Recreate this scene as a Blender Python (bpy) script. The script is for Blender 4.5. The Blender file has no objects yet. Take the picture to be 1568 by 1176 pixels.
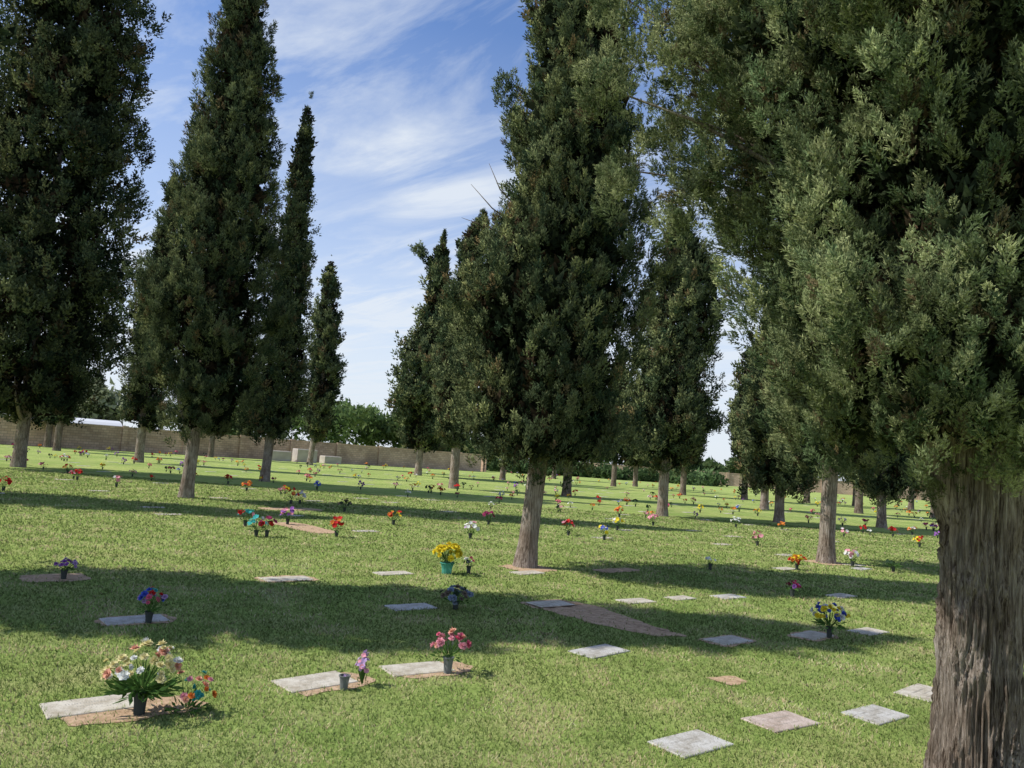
import bpy, math
import numpy as np
from mathutils import Matrix, Vector, noise
rng=np.random.default_rng(11)
S=bpy.context.scene
S.view_settings.view_transform='Standard'; S.view_settings.look='None'; S.view_settings.exposure=0

# ------------------------------------------------------------------ helpers
def link(o,parent=None):
    S.collection.objects.link(o)
    if parent: o.parent=parent
    return o
def empty(name,loc):
    e=bpy.data.objects.new(name,None); e.location=loc; e.empty_display_size=.3
    return link(e)
def fastmesh(name,V,nper,mat,col=None,parent=None,loc=None,nrm=None):
    V=np.asarray(V,dtype=np.float32).reshape(-1,3); nv=len(V); nf=nv//nper
    me=bpy.data.meshes.new(name)
    me.vertices.add(nv); me.vertices.foreach_set('co',V.ravel())
    me.loops.add(nv); me.loops.foreach_set('vertex_index',np.arange(nv,dtype=np.int32))
    me.polygons.add(nf); me.polygons.foreach_set('loop_start',np.arange(0,nv,nper,dtype=np.int32))
    me.update(calc_edges=True)
    if col is not None:
        a=me.color_attributes.new('Col','FLOAT_COLOR','POINT')
        c=np.ones((nv,4),dtype=np.float32); c[:,:3]=np.asarray(col).reshape(-1,3)
        a.data.foreach_set('color',c.ravel())
    if nrm is not None:
        a=me.attributes.new('Out','FLOAT_VECTOR','POINT'); a.data.foreach_set('vector',np.asarray(nrm,dtype=np.float32).ravel())
    me.materials.append(mat)
    o=bpy.data.objects.new(name,me)
    if loc is not None: o.location=loc
    return link(o,parent)
def pymesh(name,verts,faces,mat,parent=None,loc=None,smooth=False,rotz=0):
    me=bpy.data.meshes.new(name); me.from_pydata([tuple(v) for v in verts],[],[tuple(f) for f in faces]); me.update()
    if smooth: me.polygons.foreach_set('use_smooth',[True]*len(me.polygons))
    me.materials.append(mat)
    o=bpy.data.objects.new(name,me)
    if loc is not None: o.location=loc
    o.rotation_euler[2]=rotz
    return link(o,parent)
def nodes(name):
    m=bpy.data.materials.new(name); m.use_nodes=True; nt=m.node_tree
    for n in list(nt.nodes): nt.nodes.remove(n)
    return m,nt,nt.nodes.new('ShaderNodeOutputMaterial')
def N(nt,t,**k):
    n=nt.nodes.new(t)
    for a,b in k.items():
        if a in n.inputs.keys(): n.inputs[a].default_value=b
        else: setattr(n,a,b)
    return n
def ramp(nt,stops):
    r=nt.nodes.new('ShaderNodeValToRGB'); e=r.color_ramp.elements
    while len(e)<len(stops): e.new(.5)
    for i,(p,c) in enumerate(stops):
        e[i].position=p; e[i].color=(c[0],c[1],c[2],1)
    return r
def mixc(nt,f,a,b,blend='MIX'):
    m=nt.nodes.new('ShaderNodeMix'); m.data_type='RGBA'; m.blend_type=blend
    for i,x in ((0,f),(6,a),(7,b)):
        if hasattr(x,'is_output') : nt.links.new(x,m.inputs[i])
        elif i==0: m.inputs[0].default_value=x
        else: m.inputs[i].default_value=(x[0],x[1],x[2],1)
    return m.outputs[2]
def foliage_mat(name,trans=.22,out_mix=0.0,up=False):
    m,nt,out=nodes(name); L=nt.links
    at=N(nt,'ShaderNodeAttribute',attribute_name='Col')
    b=N(nt,'ShaderNodeBsdfDiffuse')
    t=N(nt,'ShaderNodeBsdfTranslucent'); mx=N(nt,'ShaderNodeMixShader'); mx.inputs[0].default_value=trans
    L.new(at.outputs['Color'],b.inputs['Color']); L.new(at.outputs['Color'],t.inputs['Color'])
    if out_mix>0:
        g=N(nt,'ShaderNodeNewGeometry'); mv=nt.nodes.new('ShaderNodeMix'); mv.data_type='VECTOR'; mv.inputs[0].default_value=out_mix
        L.new(g.outputs['Normal'],mv.inputs[4])
        if up: mv.inputs[5].default_value=(0,0,1)
        else:
            a2=N(nt,'ShaderNodeAttribute',attribute_name='Out'); L.new(a2.outputs['Vector'],mv.inputs[5])
        nn=N(nt,'ShaderNodeVectorMath',operation='NORMALIZE'); L.new(mv.outputs[1],nn.inputs[0])
        L.new(nn.outputs[0],b.inputs['Normal'])
    L.new(b.outputs[0],mx.inputs[1]); L.new(t.outputs[0],mx.inputs[2]); L.new(mx.outputs[0],out.inputs[0])
    return m
M_fol=foliage_mat('cypress_foliage',.2,.6)
M_folnear=foliage_mat('cypress_foliage_near',.30,.5)
M_leaf=foliage_mat('broadleaf_foliage',.3)
M_grass=foliage_mat('grass_blades',.25,.75,True)
M_petal=foliage_mat('petals_and_vases',.2)

def bark_mat(name,c1,c2,c3,sc=1.0):
    m,nt,out=nodes(name); L=nt.links
    tc=N(nt,'ShaderNodeTexCoord'); mp=N(nt,'ShaderNodeMapping'); mp.inputs['Scale'].default_value=(sc,sc,sc*.08)
    L.new(tc.outputs['Object'],mp.inputs[0])
    n1=N(nt,'ShaderNodeTexNoise',Scale=55.0,Detail=9.0,Roughness=.72,Distortion=.7); L.new(mp.outputs[0],n1.inputs['Vector'])
    n2=N(nt,'ShaderNodeTexNoise',Scale=3.0,Detail=4.0); L.new(tc.outputs['Object'],n2.inputs['Vector'])
    n3=N(nt,'ShaderNodeTexNoise',Scale=160.0,Detail=5.0); L.new(mp.outputs[0],n3.inputs['Vector'])
    r=ramp(nt,[(.38,c1),(.48,c2),(.62,c3)]); L.new(n1.outputs[0],r.inputs[0])
    r2=ramp(nt,[(.35,(.72,.65,.6)),(.65,(1.15,1.15,1.15))]); L.new(n2.outputs[0],r2.inputs[0])
    c=mixc(nt,1.0,r.outputs[0],r2.outputs[0],'MULTIPLY')
    b=N(nt,'ShaderNodeBsdfDiffuse'); L.new(c,b.inputs['Color'])
    ad=N(nt,'ShaderNodeMath',operation='ADD'); L.new(n1.outputs[0],ad.inputs[0])
    ml=N(nt,'ShaderNodeMath',operation='MULTIPLY'); ml.inputs[1].default_value=.6; L.new(n3.outputs[0],ml.inputs[0]); L.new(ml.outputs[0],ad.inputs[1])
    bp=N(nt,'ShaderNodeBump',Strength=1.0,Distance=.035); L.new(ad.outputs[0],bp.inputs['Height']); L.new(bp.outputs[0],b.inputs['Normal'])
    L.new(b.outputs[0],out.inputs[0]); return m
M_bark=bark_mat('cypress_bark',(.08,.06,.047),(.31,.26,.215),(.50,.44,.385))
M_barkfar=bark_mat('bark_far',(.07,.05,.04),(.20,.165,.135),(.31,.265,.22),.6)

# ------------------------------------------------------------------ tuft templates
def tuft(r,ns,nl,w,L,fat=.3):
    tris=[];sh=[]
    for i in range(ns):
        t=r.random()**.85; a=r.random()*6.283
        rad=fat*(1-t)**.6*(.45+.55*r.random())
        o=np.array([math.cos(a),math.sin(a),0.])
        p=o*rad+np.array([0,0,t*.78])
        d=o*(.75*(1-t)+.15)+np.array([0,0,.8])+r.normal(0,.22,3); d/=np.linalg.norm(d)
        l=L*(.6+.7*r.random())
        for j in range(nl):
            q=p+d*l*.62*(j/max(nl-1,1))
            ld=d+r.normal(0,.5,3)*(1 if j<nl-1 else .3); ld/=np.linalg.norm(ld)
            s=np.cross(ld,r.normal(0,1,3)); s/=np.linalg.norm(s)
            ll=l*(.45+.3*r.random())
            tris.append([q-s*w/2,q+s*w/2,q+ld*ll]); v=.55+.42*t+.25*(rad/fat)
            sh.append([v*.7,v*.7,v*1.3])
    return np.array(tris),np.array(sh)
def tset(seed,*a,n=4,**k):
    r=np.random.default_rng(seed); return [tuft(r,*a,**k) for _ in range(n)]
T_near=tset(1,44,4,.048,.19,n=5,fat=.26)
T_mid =tset(2,24,3,.095,.28)
T_far =tset(3,16,2,.17,.36)
T_vfar=tset(4,11,2,.26,.5)
T_core=tset(5,9,2,.40,.6)
T_cnear=tset(6,26,2,.13,.32)

def place(tm,pos,axis,scale,color,r,loc=None):
    n=len(pos); V=[];C=[];O=[]
    axis=axis/np.linalg.norm(axis,axis=1)[:,None]
    out=np.stack([pos[:,0],pos[:,1],np.zeros(n)],1); out/=(np.linalg.norm(out,axis=1)[:,None]+1e-6); out=out*.7+axis*.4
    if loc is not None: out=out+loc*.55
    a=np.cross(axis,r.normal(0,1,(n,3))); a/=np.linalg.norm(a,axis=1)[:,None]
    b=np.cross(axis,a); R=np.stack([a,b,axis],axis=2)*scale[:,None,None]
    k=r.integers(0,len(tm),n)
    for v,(T,sh) in enumerate(tm):
        m=k==v
        if not m.any(): continue
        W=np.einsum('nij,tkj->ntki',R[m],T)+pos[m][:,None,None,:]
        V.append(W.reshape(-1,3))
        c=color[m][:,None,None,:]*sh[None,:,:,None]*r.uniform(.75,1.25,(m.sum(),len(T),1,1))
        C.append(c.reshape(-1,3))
        Tr=T.mean(1,keepdims=True)*np.array([2.4,2.4,.6])
        nn=np.einsum('nij,tkj->ntki',R[m],np.repeat(Tr,3,1))/scale[m][:,None,None,None]+out[m][:,None,None,:]
        O.append(nn.reshape(-1,3))
    return np.concatenate(V),np.concatenate(C),np.concatenate(O)
DARK=np.array([.050,.088,.050]);LIGHT=np.array([.27,.32,.155]);BROWN=np.array([.24,.195,.105])
def colors(n,r,lo=DARK,hi=LIGHT,pb=.06,bias=1.0):
    u=r.random(n)[:,None]**bias
    c=lo*(1-u)+hi*u
    m=r.random(n)<pb; c[m]=BROWN*r.uniform(.6,1.2,(m.sum(),1))
    return c
def crown_pts(prof,n,r,lump=.14,facing=None,zmax=None,shrink=0.0,cs=.3,per=9,vs=1.9):
    P=np.array(prof,float); zz=P[:,0]; off=P[:,1]; rr=P[:,2]
    g=np.linspace(zz[0],zz[-1] if zmax is None else min(zmax,zz[-1]),200); w=np.interp(g,zz,rr)+.12; w/=w.sum()
    M=int(n/per*1.0); k=int(M*1.8)
    z=r.choice(g,k,p=w)+r.normal(0,.04,k); a=r.random(k)*6.283
    if facing is not None:
        fa,fr=facing; keep=(np.cos(a-fa)>-.25)|(r.random(k)<fr); z=z[keep];a=a[keep];k=len(z)
    ph=r.random(6)*6.28
    R0=np.maximum(np.interp(z,zz,rr)-shrink,.02)
    nz=np.sin(3*a+1.1*z+ph[0])*np.sin(1.9*z+ph[1])+.7*np.sin(5*a-1.7*z+ph[2])*np.sin(3.3*z+2*a+ph[3])+.5*np.sin(9*a+4.1*z+ph[4])
    keep=r.random(k)<np.clip(.9+.3*nz,.4,1); z,a,R0,nz=z[keep],a[keep],R0[keep],nz[keep]
    z,a,R0,nz=z[:M],a[:M],R0[:M],nz[:M];k=len(z)
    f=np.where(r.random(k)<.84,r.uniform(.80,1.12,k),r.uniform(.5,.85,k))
    rad=R0*f*(1+lump*nz)
    cen=np.stack([np.cos(a)*rad+np.interp(z,zz,off),np.sin(a)*rad,z],1)
    tone=r.uniform(0,1,k)
    i=r.integers(0,k,n); q=np.clip(r.normal(0,.5,(n,3)),-1.1,1.1)
    thin=np.clip(R0[i]/(cs*2.2)+.15,.2,1)[:,None]
    pos=cen[i]+q*np.array([cs,cs,cs*vs])*thin
    pos[:,2]=np.minimum(pos[:,2],zz[-1])
    return pos,a[i],f[i],tone[i],q
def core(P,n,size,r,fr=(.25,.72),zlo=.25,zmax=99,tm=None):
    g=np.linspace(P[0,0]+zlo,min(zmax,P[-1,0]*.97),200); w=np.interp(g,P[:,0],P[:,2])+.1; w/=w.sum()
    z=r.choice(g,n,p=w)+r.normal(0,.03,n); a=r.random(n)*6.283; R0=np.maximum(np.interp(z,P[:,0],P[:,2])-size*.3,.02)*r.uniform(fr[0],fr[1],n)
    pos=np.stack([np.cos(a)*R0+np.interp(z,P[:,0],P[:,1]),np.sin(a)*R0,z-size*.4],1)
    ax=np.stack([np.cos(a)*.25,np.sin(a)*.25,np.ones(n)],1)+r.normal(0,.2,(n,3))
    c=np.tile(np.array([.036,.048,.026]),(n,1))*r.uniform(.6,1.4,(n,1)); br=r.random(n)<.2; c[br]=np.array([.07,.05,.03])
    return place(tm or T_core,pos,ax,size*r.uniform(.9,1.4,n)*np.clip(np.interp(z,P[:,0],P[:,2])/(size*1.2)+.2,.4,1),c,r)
def tubes(paths,seg=7):
    V=[];F=[]
    for pts,rad in paths:
        base=len(V); n=len(pts)
        for i,(p,rr) in enumerate(zip(pts,rad)):
            p=Vector(p); t=(Vector(pts[min(i+1,n-1)])-Vector(pts[max(i-1,0)])).normalized()
            u=t.cross(Vector((.3,1,.2))).normalized(); v=t.cross(u)
            for k in range(seg):
                an=6.2832*k/seg; V.append(p+(u*math.cos(an)+v*math.sin(an))*rr)
        for i in range(n-1):
            for k in range(seg):
                a=base+i*seg+k;b=base+i*seg+(k+1)%seg; F.append((a,b,b+seg,a+seg))
        F.append(tuple(base+(n-1)*seg+k for k in range(seg)))
    return V,F
def trunk(parent,h,r0,flare,mat,seg=20,rings=24,lean=0.0,ridge=.06,top=.35,seed=0,zb=-.05,open_top=0):
    V=[];F=[]
    for i in range(rings):
        t=i/(rings-1); z=zb+(h-zb)*(t if seg<60 else (t**1.6))
        rr=r0*(1-(1-top)*max(0,(z-1.7))/max(h-1.7,.1))+flare*math.exp(-max(z,0)/.2)
        if open_top: rr+=open_top*math.exp(-max(0,1.95-z)/.16)*(1 if z<2.1 else math.exp(-(z-2.1)*4))
        for k in range(seg):
            a=6.2832*k/seg
            f=.5*math.sin(3*a+seed+z*.5)+.35*math.sin(5*a+2*seed-.4*z)+.25*math.sin(8*a+z*.9+seed)
            q=1+ridge*f
            if seg>60:
                x,y=math.cos(a),math.sin(a)
                w=.9*noise.noise((x*1.5,y*1.5,z*1.7+seed))
                n1=noise.noise((x*4+w,y*4+w,z*.8+seed)); n2=noise.noise((x*10+w*4,y*10+w*2,z*1.1+seed)); n3=noise.noise((x*26+w*8,y*26,z*2.2))
                q+=.13*(.5-min(1,3.2*abs(n1)))+.12*(.5-min(1,3.0*abs(n2)))+.05*(.5-min(1,3*abs(n3)))
            V.append((math.cos(a)*rr*q+lean*z,math.sin(a)*rr*q,z))
    for i in range(rings-1):
        for k in range(seg):
            a=i*seg+k;b=i*seg+(k+1)%seg; F.append((a,b,b+seg,a+seg))
    F.append(tuple((rings-1)*seg+k for k in range(seg)))
    return pymesh('trunk',V,F,mat,parent,smooth=True)
def limbs(parent,prof,n,r,mat,r0):
    zz=[p[0] for p in prof]; ph=[]
    zlo,zhi=zz[0],zz[-1]
    for i in range(n):
        z0=zlo+(zhi-zlo)*(.0+.75*(i/n)); a=r.random()*6.283; R=np.interp(z0+1.2,zz,[p[2] for p in prof])*.6
        ox=np.interp(z0,zz,[p[1] for p in prof]); 
        pts=[(ox*.9,0,z0-.15),(ox+math.cos(a)*R*.4,math.sin(a)*R*.4,z0+.25),(ox+math.cos(a)*R*.75,math.sin(a)*R*.75,z0+.8),(ox+math.cos(a)*R*.95,math.sin(a)*R*.95,z0+1.5)]
        k=r0*(.45-.25*i/n); ph.append((pts,[k,k*.7,k*.45,k*.15]))
    V,F=tubes(ph,6); pymesh('limbs',V,F,mat,parent,smooth=True)

def cypress(xy,prof,n,size,tm,seed,r0=.2,flare=.06,pb=.04,lo=DARK,hi=LIGHT,lump=.17,blobs=(),mat=None,seg=20,twigs=(),bright=1.0,ncore=.3):
    r=np.random.default_rng(seed)
    T=empty('cypress_tree',(xy[0],xy[1],0))
    mat=mat or M_bark
    P=np.array(prof,float); H=P[-1,0]
    lean=float(np.interp(H*.5,P[:,0],P[:,1]))/(H*.5)
    trunk(T,H*.85,r0,flare,mat,seg=seg,rings=26,lean=lean,seed=seed%7,top=.12)
    limbs(T,prof,14,r,mat,r0)
    cs=size*.72
    pos,a,f,tone,q=crown_pts(prof,n,r,lump,shrink=size*.66,cs=cs,per=8)
    ax=np.stack([np.cos(a)*.35,np.sin(a)*.35,np.full(len(a),1.)],1)+r.normal(0,.18,(len(a),3))+q*np.array([.25,.25,0])
    Rz=np.interp(pos[:,2],P[:,0],P[:,2])
    sc=size*r.uniform(.65,1.3,len(a))*np.clip(Rz/(size*1.2)+.2,.35,1)
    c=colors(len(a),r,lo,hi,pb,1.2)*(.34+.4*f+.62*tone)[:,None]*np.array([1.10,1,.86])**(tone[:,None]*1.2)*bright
    pos[:,2]-=sc*.3
    for (bx,by,bz,br,bh,bn) in blobs:
        qq=r.normal(0,1,(bn,3)); qq/=np.linalg.norm(qq,axis=1)[:,None]; qq*=r.random((bn,1))**.4
        q=np.concatenate([q,qq]); qq=qq*np.array([br,br,bh])+np.array([bx,by,bz])
        pos=np.concatenate([pos,qq]); ax=np.concatenate([ax,np.array([np.sign(bx)*.3,0,.9])+r.normal(0,.3,(bn,3))])
        sc=np.concatenate([sc,size*r.uniform(.5,1.0,bn)]); c=np.concatenate([c,colors(bn,r,lo,hi,pb)])
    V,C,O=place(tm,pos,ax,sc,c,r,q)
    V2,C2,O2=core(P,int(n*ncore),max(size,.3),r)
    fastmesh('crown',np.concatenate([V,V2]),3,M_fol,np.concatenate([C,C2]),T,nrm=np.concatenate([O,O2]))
    if twigs:
        tv,tf=tubes(twigs,5); pymesh('bare_twigs',tv,tf,M_barkfar,T,smooth=True)
    return T
def pr(s): return [tuple(float(x)/10 for x in q.split(',')) for q in s.split(';')]
PA=[(1.8,-.01,.36),(2.2,-.01,1.6),(2.8,-.01,2.2),(3.8,-.02,2.4),(4.8,0,2.85),(6.3,0,3.1),(8.4,0,2.95),(10.4,0,2.65),(12.8,0,2.75),(15.2,0,2.6),(16.8,0,2.75),(18.4,0,2.2),(20.1,-.1,1.2),(21.5,-.1,.2)]
PB=[(1.7,0,.35),(2.2,0,1),(3.8,0,1.15),(6.7,0,1.15),(9.3,0,1.05),(11.1,0,.85),(13,.1,.6),(14.9,.1,.4),(16.8,.1,.02)]
PC=pr('16,0,3;17,2,6;21,3,10;28,4,13;36,3,15;45,0,17;50,0,18;59,0,17;70,2,14.5;81,2,14;92,3,12.5;104,2,10;115,2,9;126,1,7.5;138,0,5.5;150,0,.5')
PD=pr('16,0,4;23,1,9;36,2,11;50,2,11;64,2,10;78,3,8.5;92,2,7.5;106,2,6.5;120,2,5.5;134,2,4.5;149,2,3;160,2,1.2;167,3,0')
PE=pr('18,3,3;25,3,8;38,3,12;60,5,13;81,5,13;103,3,12;125,2,10;147,2,7;162,1,4;174,2,0')
PF=pr('17,0,5;22,0,9;37,2,18;60,0,24;84,0,21;109,3,13;133,3,9;158,3,6;184,5,0')
PG=pr('21,-1,4;31,-1,10;47,-2,13;74,-1,14;97,0,10;121,0,7;133,4,4;144,4,0')
PH=pr('15,0,3;16,1,6;18,1,11;21,0,13;26,1,13;32,1,13;37,0,15;42,1,15;47,2,13.5;53,2.5,12;58,3.5,11;64,3.5,10;69,3,10;74,3,8.5;80,3,7.5;86,2.5,8;91,2,7.5;98,2,6;105,2,4;114,0,0')
PI=pr('17,0,4;21,1,8;25,0,14;32,0,17;44,0,16;56,0,14;69,3,13;81,4,14;91,4,11;101,1,7;112,1,.5')
PJ=pr('18,0,4;21,0,9;25,0,12;34,1,14;62,1,13;91,1,9;120,1,4;128,1,1')
PK=pr('11,0,4;15,0,10;27,-1,15;44,0,15;61,0,12;75,0,10;96,0,5;116,0,.3')
PL=pr('12,0,4;15,0,11;24,0,13;49,0,13;74,0,10;100,0,5;119,0,0')
PM=pr('11,0,3;14,0,10;27,0,13;54,-1,11;81,-1,8;108,-1,1')
cypress((-18.16,29.13),PA,5000,.48,T_far,21,r0=.22,pb=.03,bright=.66)
cypress((-19.86,42.21),PB,1400,.45,T_far,22,r0=.22,bright=.8)
cypress((-8.3,20.5),PC,5200,.30,T_mid,23,r0=.16,bright=.9)
cypress((-9.8,31.9),PD,2200,.36,T_far,24,r0=.18,bright=.85)
cypress((-15.9,63.2),PE,1300,.5,T_vfar,25,r0=.22)
cypress((-6.3,56.3),PF,2400,.55,T_vfar,26,r0=.25,blobs=[(-1.35,0,16.5,.5,.3,24),(-.9,0,16.0,.4,.3,24),(-.4,0,15.4,.45,.4,24)])
cypress((-2.5,38.4),PG,1900,.42,T_far,27,r0=.22,lump=.18)
cypress((.4,12.0),PH,6400,.22,T_mid,28,r0=.14,flare=.06,pb=.06,lump=.20,seg=48,
        blobs=[(-.8,-.1,7.4,.22,.35,60),(-.65,0,6.9,.2,.25,35)],
        twigs=[([(-.2,-.3,5.0),(-.9,-.5,5.4),(-1.25,-.5,5.75)],[.02,.01,.003]),([(-.2,-.3,4.9),(-.95,-.5,5.1),(-1.35,-.55,5.2)],[.02,.01,.003]),([(-.2,-.3,5.2),(-.8,-.5,5.7),(-1.0,-.5,6.1)],[.02,.01,.003])])
cypress((5.7,28.0),PI,3000,.35,T_far,29,r0=.18,lump=.2)
cypress((6.6,15.9),PJ,2300,.30,T_mid,30,r0=.15)
cypress((13.6,40.7),PK,1500,.42,T_far,31,r0=.2)
cypress((10.4,29.4),PL,1800,.40,T_far,32,r0=.17)
cypress((15.1,31.1),PM,1500,.40,T_far,33,r0=.17)
PO=[(1.6,0,.3),(1.9,0,.9),(2.6,0,1.3),(4.5,0,1.45),(7,.1,1.4),(9,.1,1.1),(11,.1,.7),(12.8,.1,.05)]
cypress((-7.5,7.3),PO,2000,.42,T_far,34,r0=.2,ncore=1.0)
cypress((-15.5,16.3),PO,1500,.45,T_far,35,r0=.2,ncore=1.0)
gen=[(9.2,66),(17.2,55.8),(12.8,55.9),(12,71.7),(3.1,38.9),(27.1,60.1),(23,59.2),(-10.6,87.7),(-9.1,96),(-.2,60.8),(-24.7,65.1),(-25.1,75),(-34.5,58.5),(32.7,62.6),(20.5,45),(26,47),(5,80),(-30,52)]
for i,(x,y) in enumerate(gen):
    q=np.random.default_rng(100+i); s=q.uniform(.8,1.15); w=q.uniform(.75,1.05)
    if i in(7,8,13): s*=.75
    P=[(z*s if z>2 else z,q.normal(0,.04),rr*w) for z,_,rr in [(1.7,0,.35),(2.1,0,.95),(3.4,0,1.4),(5.5,0,1.4),(7.8,0,1.1),(9.6,0,.6),(11.5,0,.02)]]
    cypress((x,y),P,600,.55,T_vfar,200+i,r0=.22,mat=M_barkfar,seg=10)

# ------------------------------------------------------------------ big near tree on the right
def near_tree():
    r=np.random.default_rng(77)
    T=empty('cypress_tree',(2.70,4.42,0))
    trunk(T,6.5,.20,.055,M_bark,seg=280,rings=260,lean=.012,seed=3,top=.3,ridge=.05,open_top=.05)
    prof=[(1.72,0,.35),(1.85,0,.98),(2.05,0,1.18),(2.3,0,1.26),(2.7,0,1.30),(3.3,-.02,1.46),(3.8,-.06,1.62),(4.3,-.10,1.76),(5.2,0,1.8),(6.2,0,1.5),(7.6,.05,1.1),(9,.05,.6),(9.8,.05,.05)]
    ph=[]
    for i in range(9):
        a=i*.7+.3; z0=1.62+.05*(i%3)+ (0 if i<5 else .7*(i-4)); R=.9
        pts=[(math.cos(a)*.10,math.sin(a)*.10,z0-.25),(math.cos(a)*.24,math.sin(a)*.24,z0+.1),(math.cos(a)*.5,math.sin(a)*.5,z0+.6),(math.cos(a)*.8,math.sin(a)*.8,z0+1.2),(math.cos(a)*R,math.sin(a)*R,z0+1.9)]
        ph.append((pts,[.09,.075,.05,.03,.012]))
    ends=[(-2.3,-.2,3.75),(-2.1,0,3.35),(-2.0,-.1,4.1),(-1.9,.2,3.85),(-2.2,.1,4.5)]
    for (ex,ey,ez) in ends:
        s=Vector((-.15,0,2.6)); e=Vector((ex,ey,ez)); m=s.lerp(e,.5)+Vector((0,0,.2))
        ph.append(([s,s.lerp(m,.5)+Vector((0,0,.08)),m,m.lerp(e,.5)+Vector((0,0,.05)),e],[.045,.03,.016,.009,.004]))
    for (sx,sy,sz,ex,ey,ez) in [(.2,-1.1,2.45,-.35,-1.65,2.72),(.25,-1.15,2.55,.0,-1.7,2.5)]:
        ph.append(([(sx,sy,sz),((sx+ex)/2,(sy+ey)/2,(sz+ez)/2+.03),(ex,ey,ez)],[.005,.003,.0015]))
    V,F=tubes(ph,9); pymesh('limbs',V,F,M_bark,T,smooth=True)
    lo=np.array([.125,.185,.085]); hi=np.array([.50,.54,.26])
    fac=math.atan2(-4.42,-2.62)
    pos,a,f,tone,q=crown_pts(prof,8000,r,.10,facing=(fac,.05),zmax=5.0,shrink=.10,cs=.11,per=8,vs=1.8)
    ax=np.stack([np.cos(a)*.6,np.sin(a)*.6,np.full(len(a),.8)],1)+r.normal(0,.2,(len(a),3))+q*np.array([.4,.4,.1])
    sc=.145*r.uniform(.6,1.4,len(a))
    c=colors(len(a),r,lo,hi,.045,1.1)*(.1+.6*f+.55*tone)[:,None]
    B=[(-2.3,-.2,3.7,.17,.22,55),(-2.15,0,3.25,.15,.22,45),(-2.05,-.1,4.05,.22,.25,60),(-1.85,.1,3.6,.2,.3,70),(-2.2,.1,4.4,.2,.2,45),(-1.7,-.2,4.2,.28,.28,70),(-1.65,-.1,3.3,.2,.3,70),(-1.85,-.2,2.98,.13,.2,40),(-1.9,-.3,3.9,.22,.22,55),(-1.6,-.2,3.75,.2,.3,60)]
    for (bx,by,bz,br,bh,bn) in B:
        qq=r.normal(0,1,(bn,3)); qq/=np.linalg.norm(qq,axis=1)[:,None]; qq*=r.random((bn,1))**.45
        q=np.concatenate([q,qq]); qq=qq*np.array([br,br,bh])+np.array([bx,by,bz])
        pos=np.concatenate([pos,qq]); ax=np.concatenate([ax,np.array([-.3,-.2,.6])+r.normal(0,.35,(bn,3))])
        sc=np.concatenate([sc,.15*r.uniform(.6,1.2,bn)]); c=np.concatenate([c,colors(bn,r,lo,hi,.06)*.85])
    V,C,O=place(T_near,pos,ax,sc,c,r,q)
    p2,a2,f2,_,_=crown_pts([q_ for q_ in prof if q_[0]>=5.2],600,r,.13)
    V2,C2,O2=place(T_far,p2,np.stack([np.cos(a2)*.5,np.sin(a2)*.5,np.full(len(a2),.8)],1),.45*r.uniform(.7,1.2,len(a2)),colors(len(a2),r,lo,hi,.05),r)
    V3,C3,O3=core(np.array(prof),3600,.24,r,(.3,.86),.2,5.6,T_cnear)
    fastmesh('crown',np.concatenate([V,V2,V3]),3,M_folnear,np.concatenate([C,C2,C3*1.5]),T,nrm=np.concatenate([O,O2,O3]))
near_tree()

# ------------------------------------------------------------------ ground
def ground_mat():
    m,nt,out=nodes('lawn_ground'); L=nt.links
    tc=N(nt,'ShaderNodeTexCoord')
    def noi(s,d=5,ro=.6):
        n=N(nt,'ShaderNodeTexNoise',Scale=s,Detail=d,Roughness=ro); L.new(tc.outputs['Object'],n.inputs['Vector']); return n.outputs[0]
    big=noi(.25,4); med=noi(1.6,6,.65); fine=noi(28,6,.7); vf=noi(140,3)
    r1=ramp(nt,[(.3,(.205,.30,.07)),(.5,(.315,.41,.115)),(.7,(.44,.49,.18))]); L.new(fine,r1.inputs[0])
    r2=ramp(nt,[(.44,(0,0,0)),(.68,(1,1,1))]); L.new(med,r2.inputs[0])
    mm=N(nt,'ShaderNodeMath',operation='MULTIPLY'); mm.inputs[1].default_value=.55; L.new(r2.outputs[0],mm.inputs[0])
    c=mixc(nt,mm.outputs[0],r1.outputs[0],(.53,.47,.24))
    r3=ramp(nt,[(.35,(.78,.84,.78)),(.65,(1.12,1.08,1.05))]); L.new(big,r3.inputs[0])
    c=mixc(nt,1.0,c,r3.outputs[0],'MULTIPLY')
    b=N(nt,'ShaderNodeBsdfDiffuse'); L.new(c,b.inputs['Color'])
    ad=N(nt,'ShaderNodeMath',operation='ADD'); L.new(fine,ad.inputs[0]); L.new(vf,ad.inputs[1])
    bp=N(nt,'ShaderNodeBump',Strength=.6,Distance=.05); L.new(ad.outputs[0],bp.inputs['Height']); L.new(bp.outputs[0],b.inputs['Normal'])
    L.new(b.outputs[0],out.inputs[0]); return m
pymesh('lawn_ground',[(-600,-100,0),(600,-100,0),(600,1200,0),(-600,1200,0)],[(0,1,2,3)],ground_mat())

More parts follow.
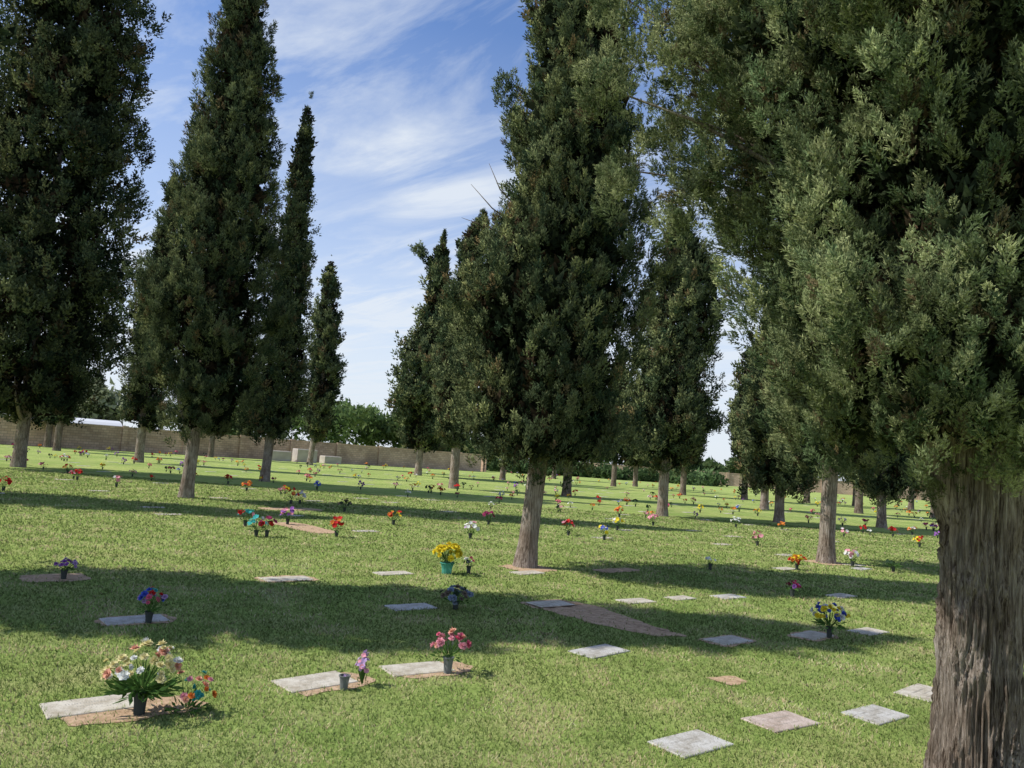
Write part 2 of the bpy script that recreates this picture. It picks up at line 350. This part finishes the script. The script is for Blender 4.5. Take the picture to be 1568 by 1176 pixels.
m,nt,out=nodes('bare_soil'); L=nt.links
tc=N(nt,'ShaderNodeTexCoord'); n1=N(nt,'ShaderNodeTexNoise',Scale=14.0,Detail=8.0,Roughness=.7); L.new(tc.outputs['Object'],n1.inputs['Vector'])
r1=ramp(nt,[(.3,(.30,.20,.12)),(.55,(.50,.35,.23)),(.75,(.60,.47,.33))]); L.new(n1.outputs[0],r1.inputs[0])
b=N(nt,'ShaderNodeBsdfDiffuse'); L.new(r1.outputs[0],b.inputs['Color'])
bp=N(nt,'ShaderNodeBump',Strength=.8,Distance=.02); L.new(n1.outputs[0],bp.inputs['Height']); L.new(bp.outputs[0],b.inputs['Normal']); L.new(b.outputs[0],out.inputs[0])
M_soil=m
def stone_mat(name,c1,c2):
    m,nt,out=nodes(name); L=nt.links
    tc=N(nt,'ShaderNodeTexCoord'); n1=N(nt,'ShaderNodeTexNoise',Scale=120.0,Detail=3.0); L.new(tc.outputs['Object'],n1.inputs['Vector'])
    n2=N(nt,'ShaderNodeTexNoise',Scale=7.0,Detail=6.0,Roughness=.7); L.new(tc.outputs['Object'],n2.inputs['Vector'])
    r=ramp(nt,[(.35,c1),(.65,c2)]); L.new(n1.outputs[0],r.inputs[0])
    r2=ramp(nt,[(.35,(.65,.6,.52)),(.6,(1.05,1.05,1.05))]); L.new(n2.outputs[0],r2.inputs[0])
    c=mixc(nt,1.0,r.outputs[0],r2.outputs[0],'MULTIPLY')
    b=N(nt,'ShaderNodeBsdfPrincipled',Roughness=.6); L.new(c,b.inputs['Base Color']); L.new(b.outputs[0],out.inputs[0]); return m
M_st=[stone_mat('granite_grey',(.40,.39,.36),(.58,.56,.52)),stone_mat('granite_pink',(.42,.33,.28),(.58,.49,.43)),stone_mat('granite_tan',(.46,.42,.34),(.62,.57,.48))]
m_ins,nt,out=nodes('engraving'); b=N(nt,'ShaderNodeBsdfPrincipled',Roughness=.8); b.inputs['Base Color'].default_value=(.32,.30,.26,1); nt.links.new(b.outputs[0],out.inputs[0])
holes=[]
TH=math.radians(40)
def slab_geo(w,d,h,bv=.004):
    V=[];F=[]
    for (z,k) in [(-.03,0),(h-bv,0),(h,bv)]:
        for sx,sy in [(-1,-1),(1,-1),(1,1),(-1,1)]: V.append((sx*(w/2-k),sy*(d/2-k),z))
    for l in (0,4):
        for i in range(4): F.append((l+i,l+(i+1)%4,l+4+(i+1)%4,l+4+i))
    F.append((8,9,10,11)); return V,F
def marker(x,y,w=.55,d=.30,mat=0,th=TH,text=True,h=.010):
    V,F=slab_geo(w,d,h); n0=len(F)
    q=np.random.default_rng(int(abs(x*100+y*37)))
    if text:
        def rc(cx,cy,a,b_):
            k=len(V)
            for sx,sy in [(-1,-1),(1,-1),(1,1),(-1,1)]: V.append((cx+sx*a/2,cy+sy*b_/2,h+.001))
            F.append((k,k+1,k+2,k+3))
        for ly,lw,lh in [(.05,.26,.022),(-.01,.16,.014),(-.06,.30,.012)]:
            cx=-lw/2
            while cx<lw/2:
                cw=q.uniform(.006,.014)
                if q.random()<.85: rc(cx,ly*d/.3,cw*.4,lh*q.uniform(.8,1))
                cx+=cw+.004
    th=th+q.normal(0,.06)
    o=pymesh('grave_marker',V,F,M_st[mat],None,(x,y,0),rotz=th)
    if text:
        o.data.materials.append(m_ins)
        for p in list(o.data.polygons)[n0:]: p.material_index=1
    holes.append(('r',x,y,w*.5-.018,d*.5-.018,th))
def soil(poly,name='bare_soil_patch',z=.004,jit=.03,rounded=2,sub=8,keepfrac=.93):
    P=[Vector((a,b_,0)) for a,b_ in poly]; out=[]
    n=len(P)
    for i in range(n):
        for k in range(sub):
            out.append(P[i].lerp(P[(i+1)%n],k/sub))
    for _ in range(rounded*2):
        out=[(out[i-1]+out[i]*2+out[(i+1)%len(out)])/4 for i in range(len(out))]
    out=[Vector((p.x+jit*noise.noise((p.x*9,p.y*9,1))*2,p.y+jit*noise.noise((p.x*9,p.y*9,5))*2,z)) for p in out]
    c=sum(out,Vector())/len(out)
    V=[c]+out; F=[(0,1+i,1+(i+1)%len(out)) for i in range(len(out))]
    pymesh(name,V,F,M_soil)
    holes.append(('p',np.array([(p.x,p.y) for p in out]),keepfrac))
def rectp(x,y,w,d,th=TH):
    return [(x+math.cos(th)*a-math.sin(th)*b_,y+math.sin(th)*a+math.cos(th)*b_) for a,b_ in [(-w/2,-d/2),(w/2,-d/2),(w/2,d/2),(-w/2,d/2)]]
MK=[(1.22,4.78,.46,.28,0),(1.95,5.33,.46,.28,1),(2.73,5.64,.44,.28,0),(3.45,6.32,.5,.3,2),(.93,6.92,.52,.28,0),(2.29,7.75,.46,.26,2),(.62,9.02,.5,.28,2),(1.70,9.63,.46,.26,2),(-1.38,10.4,.5,.26,2),(-2.5,9.38,.58,.28,2),
    (3.08,10.5,.46,.26,0),(2.35,10.1,.4,.22,2),(4.95,11.35,.5,.26,2),(5.2,14.27,.5,.26,2),(-2.30,4.68,.50,.28,2),(-1.19,5.45,.50,.30,2),(-.55,5.95,.50,.28,2),(-3.08,6.82,.5,.28,0),(-.88,8.25,.5,.28,0),(3.33,8.3,.46,.26,2),(4.13,8.75,.46,.26,2),(.42,11.35,.5,.26,2),(7.0,15.2,.5,.26,0)]
for i,(x,y,w,d,mt) in enumerate(MK): marker(x,y,w,d,mt,text=y<7)
soil(rectp(-2.05,4.66,.75,.34),keepfrac=.8); soil(rectp(-1.1,5.45,.62,.36),keepfrac=.75); soil(rectp(-.42,5.97,.62,.32),keepfrac=.75); soil(rectp(-3.08,6.82,.62,.36),keepfrac=.7)
soil([(.3,8.95),(.95,9.38),(1.63,8.22),(1.92,7.78),(1.5,7.72),(.8,8.3)],jit=.05)
soil(rectp(-4.7,8.42,.62,.5)); soil(rectp(1.87,6.28,.26,.2)); soil(rectp(2.29,7.75,.6,.34),keepfrac=.7); soil(rectp(3.33,8.3,.6,.36),keepfrac=.75)
soil([(-4.75,15.7),(-4.2,16.2),(-2.95,14.8),(-3.4,14.35)]); soil(rectp(.45,11.85,.75,.7)); soil(rectp(1.85,12.35,.9,.35)); soil(rectp(-2.5,9.4,.72,.40),keepfrac=.75); soil(rectp(.62,9.02,.7,.42))
soil(rectp(-5.2,19.3,1.6,.7)); soil(rectp(6.6,15.9,.8,.7))
V=[];F=[]
q=np.random.default_rng(5)
ux,uy=math.cos(TH),math.sin(TH)
for i in range(-30,60):
    for j in range(-40,70):
        if q.random()<.72: continue
        a=i*2.6+q.normal(0,.15); b_=j*1.5+q.normal(0,.1)
        x=ux*a-uy*b_; y=uy*a+ux*b_
        if y<13 or y>75 or abs(x)>y*.75+2: continue
        if y>45 and q.random()<.5: continue
        k=len(V); sv,sf=slab_geo(.5,.26,.010); c,s=math.cos(TH),math.sin(TH)
        V+=[(x+c*vx-s*vy,y+s*vx+c*vy,vz) for vx,vy,vz in sv]; F+=[tuple(k+t for t in f) for f in sf]
pymesh('distant_grave_markers',V,F,M_st[2])

# ------------------------------------------------------------------ grass blades
def inpoly(px,py,poly):
    c=np.zeros(len(px),bool); j=len(poly)-1
    for i in range(len(poly)):
        xi,yi=poly[i];xj,yj=poly[j]
        m=((yi>py)!=(yj>py))&(px<(xj-xi)*(py-yi)/(yj-yi+1e-12)+xi); c^=m; j=i
    return c
n=400000; r=np.random.default_rng(9)
d=3.2*np.exp(r.random(n)*math.log(28/3.2)); x=r.uniform(-.76,.76,n)*(d+.5); y=d
keep=np.ones(n,bool)
for h in holes:
    if h[0]=='r':
        _,hx,hy,a,b_,th=h; dx=x-hx;dy=y-hy; u=dx*math.cos(th)+dy*math.sin(th); v=-dx*math.sin(th)+dy*math.cos(th)
        keep&=~((abs(u)<a)&(abs(v)<b_))
    else:
        P=h[1]; mn=P.min(0);mx=P.max(0); box_=(x>mn[0])&(x<mx[0])&(y>mn[1])&(y<mx[1]); idx=np.where(box_)[0]
        ins=inpoly(x[idx],y[idx],P)&(r.random(len(idx))<h[2]); keep[idx[ins]]=False
keep&=np.hypot(x-2.70,y-4.42)>.25
x,y,d=x[keep],y[keep],d[keep]; n=len(x)
w=np.maximum(.005,.0014*d)*r.uniform(.7,1.3,n); hgt=(.020+.0005*d)*r.uniform(.5,1.4,n)
pn=.5+.5*np.sin(x*1.3+2*np.sin(y*.7))*np.sin(y*1.1+1.5*np.sin(x*.9))
pn2=np.array([.5+1.1*noise.fractal((a*1.5,b_*1.5,3.),.8,2.1,4) for a,b_ in zip(x,y)]); pn2=np.clip(pn2,0,1)
an=r.random(n)*6.283; ln=r.uniform(.2,1.3,n)*hgt; la=r.random(n)*6.283
p=np.zeros((n,3,3)); cx=np.cos(an)*w/2; cy=np.sin(an)*w/2
p[:,0,0]=x-cx;p[:,0,1]=y-cy;p[:,1,0]=x+cx;p[:,1,1]=y+cy;p[:,2,0]=x+np.cos(la)*ln;p[:,2,1]=y+np.sin(la)*ln;p[:,2,2]=hgt
g1=np.array([.19,.30,.068]);g2=np.array([.45,.535,.175]);g3=np.array([.74,.61,.35])
u=r.random(n)[:,None]; c=g1*(1-u)+g2*u; st=r.random(n)<(.03+.8*np.clip(pn2-.52,0,1)*1.3); c[st]=g3*r.uniform(.6,1.1,(st.sum(),1))
c*=(.68+.22*pn+.36*pn2)[:,None]
cc=np.clip(np.repeat(c[:,None,:],3,1),0,.8); cc[:,:2]*=.72
fastmesh('lawn_grass',p,3,M_grass,cc)

# ------------------------------------------------------------------ bouquets
G1=(.07,.14,.035)
PAL=dict(cream=(.80,.72,.38),white=(.8,.8,.76),pink=(.80,.36,.42),hot=(.74,.16,.26),red=(.60,.04,.04),orange=(.80,.26,.06),yellow=(.85,.68,.05),purple=(.36,.14,.48),lav=(.52,.36,.60),blue=(.08,.13,.58),teal=(.07,.42,.40),salmon=(.80,.42,.30),dark=(.04,.07,.04),dry=(.2,.16,.12),wine=(.26,.04,.10),gb=(.26,.32,.42))
def bouq_geo(r,h,w,pal,nb,fs,npet,vase=.11,vcol=(.07,.08,.075),vr=.035,leaves=30):
    Q=[];C=[]
    def quad(a,b_,c,d_,col): Q.append([a,b_,c,d_]); C.append([col]*4)
    S_=12
    prof=[(vr*.72,0),(vr*.8,vase*.5),(vr,vase*.93),(vr*1.12,vase*.93),(vr*1.12,vase),(vr*.9,vase),(vr*.85,vase*.8)]
    if vase>0:
        for (ra,za),(rb,zb) in zip(prof[:-1],prof[1:]):
            for k in range(S_):
                a=6.2832*k/S_;b_=6.2832*(k+1)/S_
                quad((ra*math.cos(a),ra*math.sin(a),za),(ra*math.cos(b_),ra*math.sin(b_),za),(rb*math.cos(b_),rb*math.sin(b_),zb),(rb*math.cos(a),rb*math.sin(a),zb),vcol)
    cz=vase+(h-vase)*.55
    R=np.array([w/2,w/2,(h-vase)*.5])
    def strip(p0,p1,wd,col):
        p0=np.array(p0,float);p1=np.array(p1,float); s=np.cross(p1-p0,r.normal(0,1,3)); s=s/ (np.linalg.norm(s)+1e-9)*wd/2; m=(p0+p1)/2
        quad(p0,m+s,p1,m-s,col)
    for i in range(nb):
        dv=r.normal(0,1,3); dv[2]=abs(dv[2])*.9-.15; dv/=np.linalg.norm(dv)
        p=np.array([0,0,cz-.1*h])+dv*R*r.uniform(.7,1.05); p[2]=max(p[2],.03)
        col=np.array(PAL[pal[r.integers(len(pal))]])
        f_=fs*r.uniform(.65,1.25)
        strip((0,0,vase*.9),p,.004+fs*.1,G1)
        nrm=dv*.7+np.array([0,-.25,.5])+r.normal(0,.35,3); nrm/=np.linalg.norm(nrm)
        a_=np.cross(nrm,[.3,.5,.8]); a_/=np.linalg.norm(a_); b2=np.cross(nrm,a_)
        rings=[(1.0,.15,0),(.72,.45,.5),(.42,.75,.2)] if npet>6 else [(1.0,.25,0)]
        for (rs,lift,ph) in rings:
            for k in range(npet):
                t=6.2832*(k+ph)/npet+r.normal(0,.12); e=a_*math.cos(t)+b2*math.sin(t); sd=np.cross(nrm,e)
                tip=p+e*f_*rs+nrm*f_*lift*r.uniform(.7,1.3); mid=p+e*f_*rs*.6+nrm*f_*lift*.35; wd=f_*rs*1.1*3/npet
                cv=col*r.uniform(.7,1.1)
                quad(p,mid+sd*wd,tip,mid-sd*wd,np.clip(cv,0,.85))
    for i in range(leaves):
        dv=r.normal(0,1,3); dv[2]=abs(dv[2])*.6-.1; dv/=np.linalg.norm(dv)
        p0=np.array([0,0,vase])+dv*R*r.uniform(.1,.7); p1=p0+(dv+r.normal(0,.4,3))*R*.36; p1[2]=max(p1[2],.01)
        strip(p0,p1,w*.045+.004,np.array(G1)*r.uniform(.6,1.8))
    return np.array(Q,float),np.array(C,float)
def bouquet(x,y,h,w,pal,nb=14,fs=.03,npet=8,**k):
    r=np.random.default_rng(int(abs(x)*991+y*77)); Q,C=bouq_geo(r,h,w,pal,nb,fs,npet,**k)
    fastmesh('flower_bouquet',Q,4,M_petal,C,None,(x,y,0))
bouquet(-1.99,4.60,.42,.42,['cream','cream','white','salmon','cream','white','cream'],50,.029,8,leaves=200,vase=.13,vr=.042)
bouquet(-1.76,4.70,.24,.28,['salmon','orange','teal','pink'],18,.025,8,leaves=50,vase=0)
bouquet(-.97,5.33,.10,.05,['lav'],2,.015,6,leaves=4,vase=.095,vr=.036,vcol=(.2,.21,.20))
bouquet(-.87,5.45,.25,.10,['lav','lav','pink'],22,.02,6,leaves=10,vase=.0)
bouquet(-.32,5.90,.32,.27,['pink','pink','hot','pink','salmon'],26,.032,8,leaves=45,vase=.12,vr=.04,vcol=(.22,.24,.23))
bouquet(-2.93,6.75,.32,.22,['red','blue','teal','lav','hot'],20,.028,8,leaves=40,vase=.1)
bouquet(-4.59,8.39,.23,.22,['purple','purple','lav'],20,.026,7,leaves=30,vase=.1)
bouquet(-.42,8.32,.26,.33,['gb','dark','dry','gb'],26,.035,7,leaves=60,vase=.08)
bouquet(-.70,10.72,.44,.36,['yellow'],40,.05,9,leaves=16,vase=.15,vr=.09,vcol=(.10,.36,.28))
bouquet(-.41,10.90,.27,.14,['white','hot','dark'],8,.03,7,leaves=30,vase=.1)
bouquet(3.49,8.25,.38,.38,['yellow','blue','white','blue','yellow'],34,.036,8,leaves=60,vase=.12)
bouquet(4.07,10.87,.25,.2,['wine','wine','purple'],16,.03,7,leaves=25)
bouquet(5.38,14.20,.30,.30,['yellow','orange','red'],18,.05,7,leaves=25)
bouquet(7.56,15.06,.26,.3,['dark'],10,.03,6,leaves=60)
bouquet(3.56,13.26,.26,.16,['white'],10,.03,6,leaves=25)
FL=[(2.27,17.24,'blue,white,yellow'),(-.6,15.46,'white,pink,lav'),(-2.36,17.13,'orange,yellow,red'),(-2.95,14.12,'red,orange'),(-5.66,20.89,'orange,red,orange'),(-5.5,21.2,'white,lav'),(-3.97,13.36,'red,wine'),(-4.8,14.73,'teal,red,pink'),(-4.26,15.64,'purple,pink'),(-8.19,24.91,'orange,red'),(-6.83,28.55,'blue,white'),(-3.96,19.63,'dark,dry'),(-13.25,24.28,'red'),(-15.28,27.32,'orange,red'),(-11.1,22.43,'pink,white'),(1.52,17.71,'pink,red'),(4.4,22.79,'pink'),(3.81,25.54,'red,orange'),(6.95,15.46,'white,pink'),(-11.77,18.46,'red'),(6.09,18.6,'pink'),(7.36,24.62,'white'),(-.32,18.91,'wine'),(-3.01,32.28,'red,orange'),(-2.15,35.83,'red'),(-4.12,13.26,'teal,white'),(-.08,30.71,'white,blue'),(8.18,32.42,'yellow'),(14.35,27.33,'orange,white'),(11.77,22.01,'yellow,red'),(-25.55,47.2,'red'),(-19.05,40.02,'red'),(2.98,20.18,'yellow,white'),(10.84,33.23,'yellow'),(13.23,30.39,'white,pink')]
for x,y,p_ in FL:
    big=1.45 if (x,y)==(-5.66,20.89) else 1.05
    bouquet(x,y,.35*big,.28*big,p_.split(','),14,.048,6,leaves=22,vr=.04)
r=np.random.default_rng(55); QQ=[];CC=[]
vars_=[]
pals=['red','red,orange','pink','hot','orange','yellow','white','white,pink','purple','blue,white','yellow,red','pink,hot','dark','wine','orange,yellow','dark']
for p_ in pals:
    vars_.append(bouq_geo(r,.35,.30,p_.split(','),8,.06,5,leaves=14))
for i in range(500):
    y=24*math.exp(r.random()**.8*math.log(100/24)); x=r.uniform(-.78,.8)*y
    a=round((x*ux+y*uy)/2.6)*2.6+r.normal(0,.15); b_=-x*uy+y*ux; x=ux*a-uy*b_; y=uy*a+ux*b_
    if y<23 or (x<0 and y>58+ (x+37.7)*.94-1.5): continue
    Q,C=vars_[r.integers(len(vars_))]; s=r.uniform(.6,1.05)
    t=r.random()*6.28; c,sn=math.cos(t),math.sin(t); Rm=np.array([[c,-sn,0],[sn,c,0],[0,0,1]])
    QQ.append((Q@Rm.T)*s+np.array([x,y,0])); CC.append(C)
fastmesh('distant_grave_flowers',np.concatenate(QQ),4,M_petal,np.concatenate(CC))

# ------------------------------------------------------------------ walls
def wall_mat():
    m,nt,out=nodes('block_wall'); L=nt.links
    tc=N(nt,'ShaderNodeTexCoord')
    sp=N(nt,'ShaderNodeSeparateXYZ'); L.new(tc.outputs['Object'],sp.inputs[0]); cb=N(nt,'ShaderNodeCombineXYZ'); L.new(sp.outputs[0],cb.inputs[0]); L.new(sp.outputs[2],cb.inputs[1])
    br=N(nt,'ShaderNodeTexBrick',Scale=1.0); L.new(cb.outputs[0],br.inputs['Vector'])
    br.inputs['Color1'].default_value=(.55,.385,.29,1);br.inputs['Color2'].default_value=(.72,.53,.41,1);br.inputs['Mortar'].default_value=(.38,.29,.23,1)
    br.inputs['Brick Width'].default_value=.4;br.inputs['Row Height'].default_value=.2;br.inputs['Mortar Size'].default_value=.015
    n=N(nt,'ShaderNodeTexNoise',Scale=.35,Detail=5.0); L.new(tc.outputs['Object'],n.inputs['Vector'])
    r=ramp(nt,[(.35,(.65,.65,.65)),(.65,(1.1,1.08,1.05))]); L.new(n.outputs[0],r.inputs[0])
    c=mixc(nt,1.0,br.outputs[0],r.outputs[0],'MULTIPLY')
    b=N(nt,'ShaderNodeBsdfDiffuse'); L.new(c,b.inputs['Color']); L.new(b.outputs[0],out.inputs[0]); return m
MW=wall_mat()
def box(V,F,x0,x1,y0,y1,z0,z1):
    k=len(V); V+=[(x0,y0,z0),(x1,y0,z0),(x1,y1,z0),(x0,y1,z0),(x0,y0,z1),(x1,y0,z1),(x1,y1,z1),(x0,y1,z1)]
    F+=[tuple(k+i for i in f) for f in [(0,1,5,4),(1,2,6,5),(2,3,7,6),(3,0,4,7),(4,5,6,7)]]
def wall(p,q_,h):
    p=Vector(p);q_=Vector(q_);Ln=(q_-p).length; V=[];F=[]
    box(V,F,0,Ln,-.1,.1,-.05,h); box(V,F,-.05,Ln+.05,-.14,.14,h+.002,h+.09)
    x=0
    while x<Ln: box(V,F,x-.22,x+.22,-.24,-.103,-.05,h+.16); x+=5.0
    d=q_-p; pymesh('block_wall',V,F,MW,None,(p.x,p.y,0),rotz=math.atan2(d.y,d.x))
wall((-75,22.5),(-2.97,90.6),1.9)
wall((-2.6,90.9),(-30,125),1.9)
wall((6,128),(140,118),2.0)
def boxes(name,specs,mat):
    for (x,y,w,d,h) in specs:
        V,F=slab_geo(w,d,h,.05); pymesh(name,V,F,mat,None,(x,y,0),rotz=math.radians(43))
m,nt,out=nodes('pale_concrete'); b=N(nt,'ShaderNodeBsdfPrincipled',Roughness=.8)
n=N(nt,'ShaderNodeTexNoise',Scale=2.0,Detail=5.0); rr=ramp(nt,[(.3,(.42,.36,.31)),(.7,(.58,.52,.45))]); nt.links.new(n.outputs[0],rr.inputs[0]); nt.links.new(rr.outputs[0],b.inputs['Base Color']); nt.links.new(b.outputs[0],out.inputs[0]); M_conc=m
boxes('concrete_burial_vault',[(-20.5,70,2.0,1.0,.9),(-18.6,71.8,2.0,1.0,1.2),(-16.8,74.5,1.8,1.0,.7)],M_conc)
V=[];F=[]; 
for i in range(13):
    a=math.pi*i/12
    for yy in (-3.5,3.5): V.append((math.cos(a)*2.0,yy,1.6+math.sin(a)*.9))
for i in range(12): F.append((2*i,2*i+2,2*i+3,2*i+1))
k=len(V); V+=[(2.0,-3.5,0),(2.0,3.5,0),(-2.0,-3.5,0),(-2.0,3.5,0)]; F+=[(0,1,k+1,k),(24,25,k+3,k+2)]
F.append(tuple(2*i for i in range(13))+(k+2,k)); F.append(tuple(2*i+1 for i in range(13))+(k+3,k+1))
m,nt,out=nodes('white_sheet_metal'); b=N(nt,'ShaderNodeBsdfPrincipled',Roughness=.5); w_=N(nt,'ShaderNodeTexWave',Scale=3.0); rr=ramp(nt,[(0,(.60,.60,.60)),(1,(.72,.72,.72))]); nt.links.new(w_.outputs[0],rr.inputs[0]); nt.links.new(rr.outputs[0],b.inputs['Base Color']); nt.links.new(b.outputs[0],out.inputs[0])
pymesh('arched_storage_shed',V,F,m,None,(-38,68,0),rotz=math.radians(-50))

# ------------------------------------------------------------------ distant broadleaf trees
def treemass(name,line,hrange,n,seed,lo,hi,leaf=.35):
    r=np.random.default_rng(seed); Vs=[];Cs=[]
    L_=np.array(line,float); seg=np.hypot(*np.diff(L_,axis=0).T); cum=np.r_[0,np.cumsum(seg)]
    for i in range(n):
        t=r.random()*cum[-1]; x=np.interp(t,cum,L_[:,0])+r.normal(0,1.5); y=np.interp(t,cum,L_[:,1])+r.normal(0,2)
        hh=(hrange[0]+(hrange[1]-hrange[0])*(.5+.5*math.sin(t*.23+seed)*math.sin(t*.11+2*seed)))*r.uniform(.75,1.1)
        R=min(r.uniform(1.0,2.2),hh*.6); cz=max(R*.7,hh-R)*(r.uniform(.35,1) if r.random()<.5 else 1)
        k=200; q=r.normal(0,1,(k,3)); q/=np.linalg.norm(q,axis=1)[:,None]; q*=(r.uniform(.6,1.1,k))[:,None]
        p=q*np.array([R*1.2,R*1.2,R])+np.array([x,y,cz]); p[:,2]=np.maximum(p[:,2],.1)
        tri=p[:,None,:]+r.normal(0,leaf,(k,3,3))
        u=r.random((k,1)); base=(np.array(lo)*(1-u)+np.array(hi)*u)*r.uniform(.6,1.2)
        Vs.append(tri.reshape(-1,3)); Cs.append(np.repeat(base,3,0))
    fastmesh(name,np.concatenate(Vs),3,M_leaf,np.concatenate(Cs))
treemass('distant_tree_row',[(-90,45),(-45,78),(-36,82)],(3,7.5),80,1,(.13,.16,.09),(.30,.32,.20),.3)
treemass('distant_tree_row',[(-34,84),(-14,98),(-4,110)],(3.5,9),100,2,(.08,.14,.045),(.24,.32,.12),.26)
treemass('distant_tree_row',[(0,140),(40,160),(100,150),(150,130)],(4,10),200,3,(.06,.10,.04),(.19,.25,.11),.45)
treemass('clipped_hedge',[(0,100),(8,105),(30,112)],(1.6,2.2),60,4,(.06,.10,.04),(.13,.20,.08),.25)
for i,(x,y,s) in enumerate([(-50,85,.9),(-48,86,.75),(-46.5,87,.8),(-52.5,85,.7)]):
    P=[(z*s,0,rr*.7) for z,_,rr in [(.5,0,.5),(2.1,0,1),(4,0,1.3),(7,0,1.2),(9,0,.7),(11,0,.05)]]
    cypress((x,y),P,300,.6,T_vfar,300+i,r0=.2,mat=M_barkfar,seg=8)

# ------------------------------------------------------------------ light, sky, camera
EL=math.radians(47); saz=math.radians(186)
sd=Vector((math.cos(EL)*math.cos(saz),math.cos(EL)*math.sin(saz),math.sin(EL)))
su=bpy.data.lights.new('sun','SUN'); su.energy=5.0; su.angle=math.radians(.5); su.color=(1,.965,.89)
so=link(bpy.data.objects.new('sun',su)); so.rotation_euler=sd.to_track_quat('Z','Y').to_euler(); so.location=(-20,0,30)
W=bpy.data.worlds.new('World'); S.world=W; W.use_nodes=True; nt=W.node_tree; L=nt.links
for n in list(nt.nodes): nt.nodes.remove(n)
out=nt.nodes.new('ShaderNodeOutputWorld'); bg=nt.nodes.new('ShaderNodeBackground'); bg.inputs[1].default_value=.135
sk=nt.nodes.new('ShaderNodeTexSky'); sk.sky_type='NISHITA'; sk.sun_disc=False; sk.sun_elevation=EL
sk.sun_rotation=math.atan2(sd.x,sd.y); sk.air_density=1.0; sk.dust_density=.5; sk.ozone_density=2.5
tc=N(nt,'ShaderNodeTexCoord'); sp=N(nt,'ShaderNodeSeparateXYZ'); L.new(tc.outputs['Generated'],sp.inputs[0])
zc=N(nt,'ShaderNodeMath',operation='MAXIMUM'); zc.inputs[1].default_value=.04; L.new(sp.outputs[2],zc.inputs[0])
dx=N(nt,'ShaderNodeMath',operation='DIVIDE'); L.new(sp.outputs[0],dx.inputs[0]); L.new(zc.outputs[0],dx.inputs[1])
dy=N(nt,'ShaderNodeMath',operation='DIVIDE'); L.new(sp.outputs[1],dy.inputs[0]); L.new(zc.outputs[0],dy.inputs[1])
cb=N(nt,'ShaderNodeCombineXYZ'); L.new(dx.outputs[0],cb.inputs[0]); L.new(dy.outputs[0],cb.inputs[1])
mp=N(nt,'ShaderNodeMapping'); mp.inputs['Rotation'].default_value=(0,0,math.radians(50)); L.new(cb.outputs[0],mp.inputs[0])
mp2=N(nt,'ShaderNodeMapping'); mp2.inputs['Scale'].default_value=(.4,1.6,1); mp2.inputs['Location'].default_value=(.3,.4,0); L.new(mp.outputs[0],mp2.inputs[0])
c1=N(nt,'ShaderNodeTexNoise',Scale=1.3,Detail=10.0,Roughness=.62,Distortion=.8); L.new(mp2.outputs[0],c1.inputs['Vector'])
c2=N(nt,'ShaderNodeTexNoise',Scale=.9,Detail=6.0,Roughness=.55,Distortion=.3); L.new(mp.outputs[0],c2.inputs['Vector'])
rc1=ramp(nt,[(.43,(0,0,0)),(.73,(1,1,1))]); L.new(c1.outputs[0],rc1.inputs[0])
rc2=ramp(nt,[(.40,(.25,.25,.25)),(.58,(1,1,1))]); L.new(c2.outputs[0],rc2.inputs[0])
f1=mixc(nt,1.0,rc1.outputs[0],rc2.outputs[0],'MULTIPLY')
hz=ramp(nt,[(0,(1,1,1)),(.12,(.85,.85,.85)),(.26,(.42,.42,.42)),(.5,(.0,.0,.0))]); L.new(sp.outputs[2],hz.inputs[0])
fa=N(nt,'ShaderNodeMath',operation='ADD',use_clamp=True); L.new(f1,fa.inputs[0]); L.new(hz.outputs[0],fa.inputs[1])
fm=N(nt,'ShaderNodeMath',operation='MULTIPLY'); fm.inputs[1].default_value=.9; L.new(fa.outputs[0],fm.inputs[0])
skc=mixc(nt,1.0,sk.outputs[0],(.95,1.06,1.28),'MULTIPLY')
cc=mixc(nt,fm.outputs[0],skc,(5.9,6.35,6.9))
L.new(cc,bg.inputs[0]); L.new(bg.outputs[0],out.inputs[0])
cam=bpy.data.cameras.new('camera'); cam.sensor_width=36; cam.lens=27.18; cam.clip_end=3000; cam.clip_start=.05
co=link(bpy.data.objects.new('camera',cam)); co.location=(0,0,1.6)
co.rotation_euler=(Matrix.Rotation(math.radians(95.6),3,'X')@Matrix.Rotation(math.radians(4.2),3,'Z')).to_euler()
S.camera=co
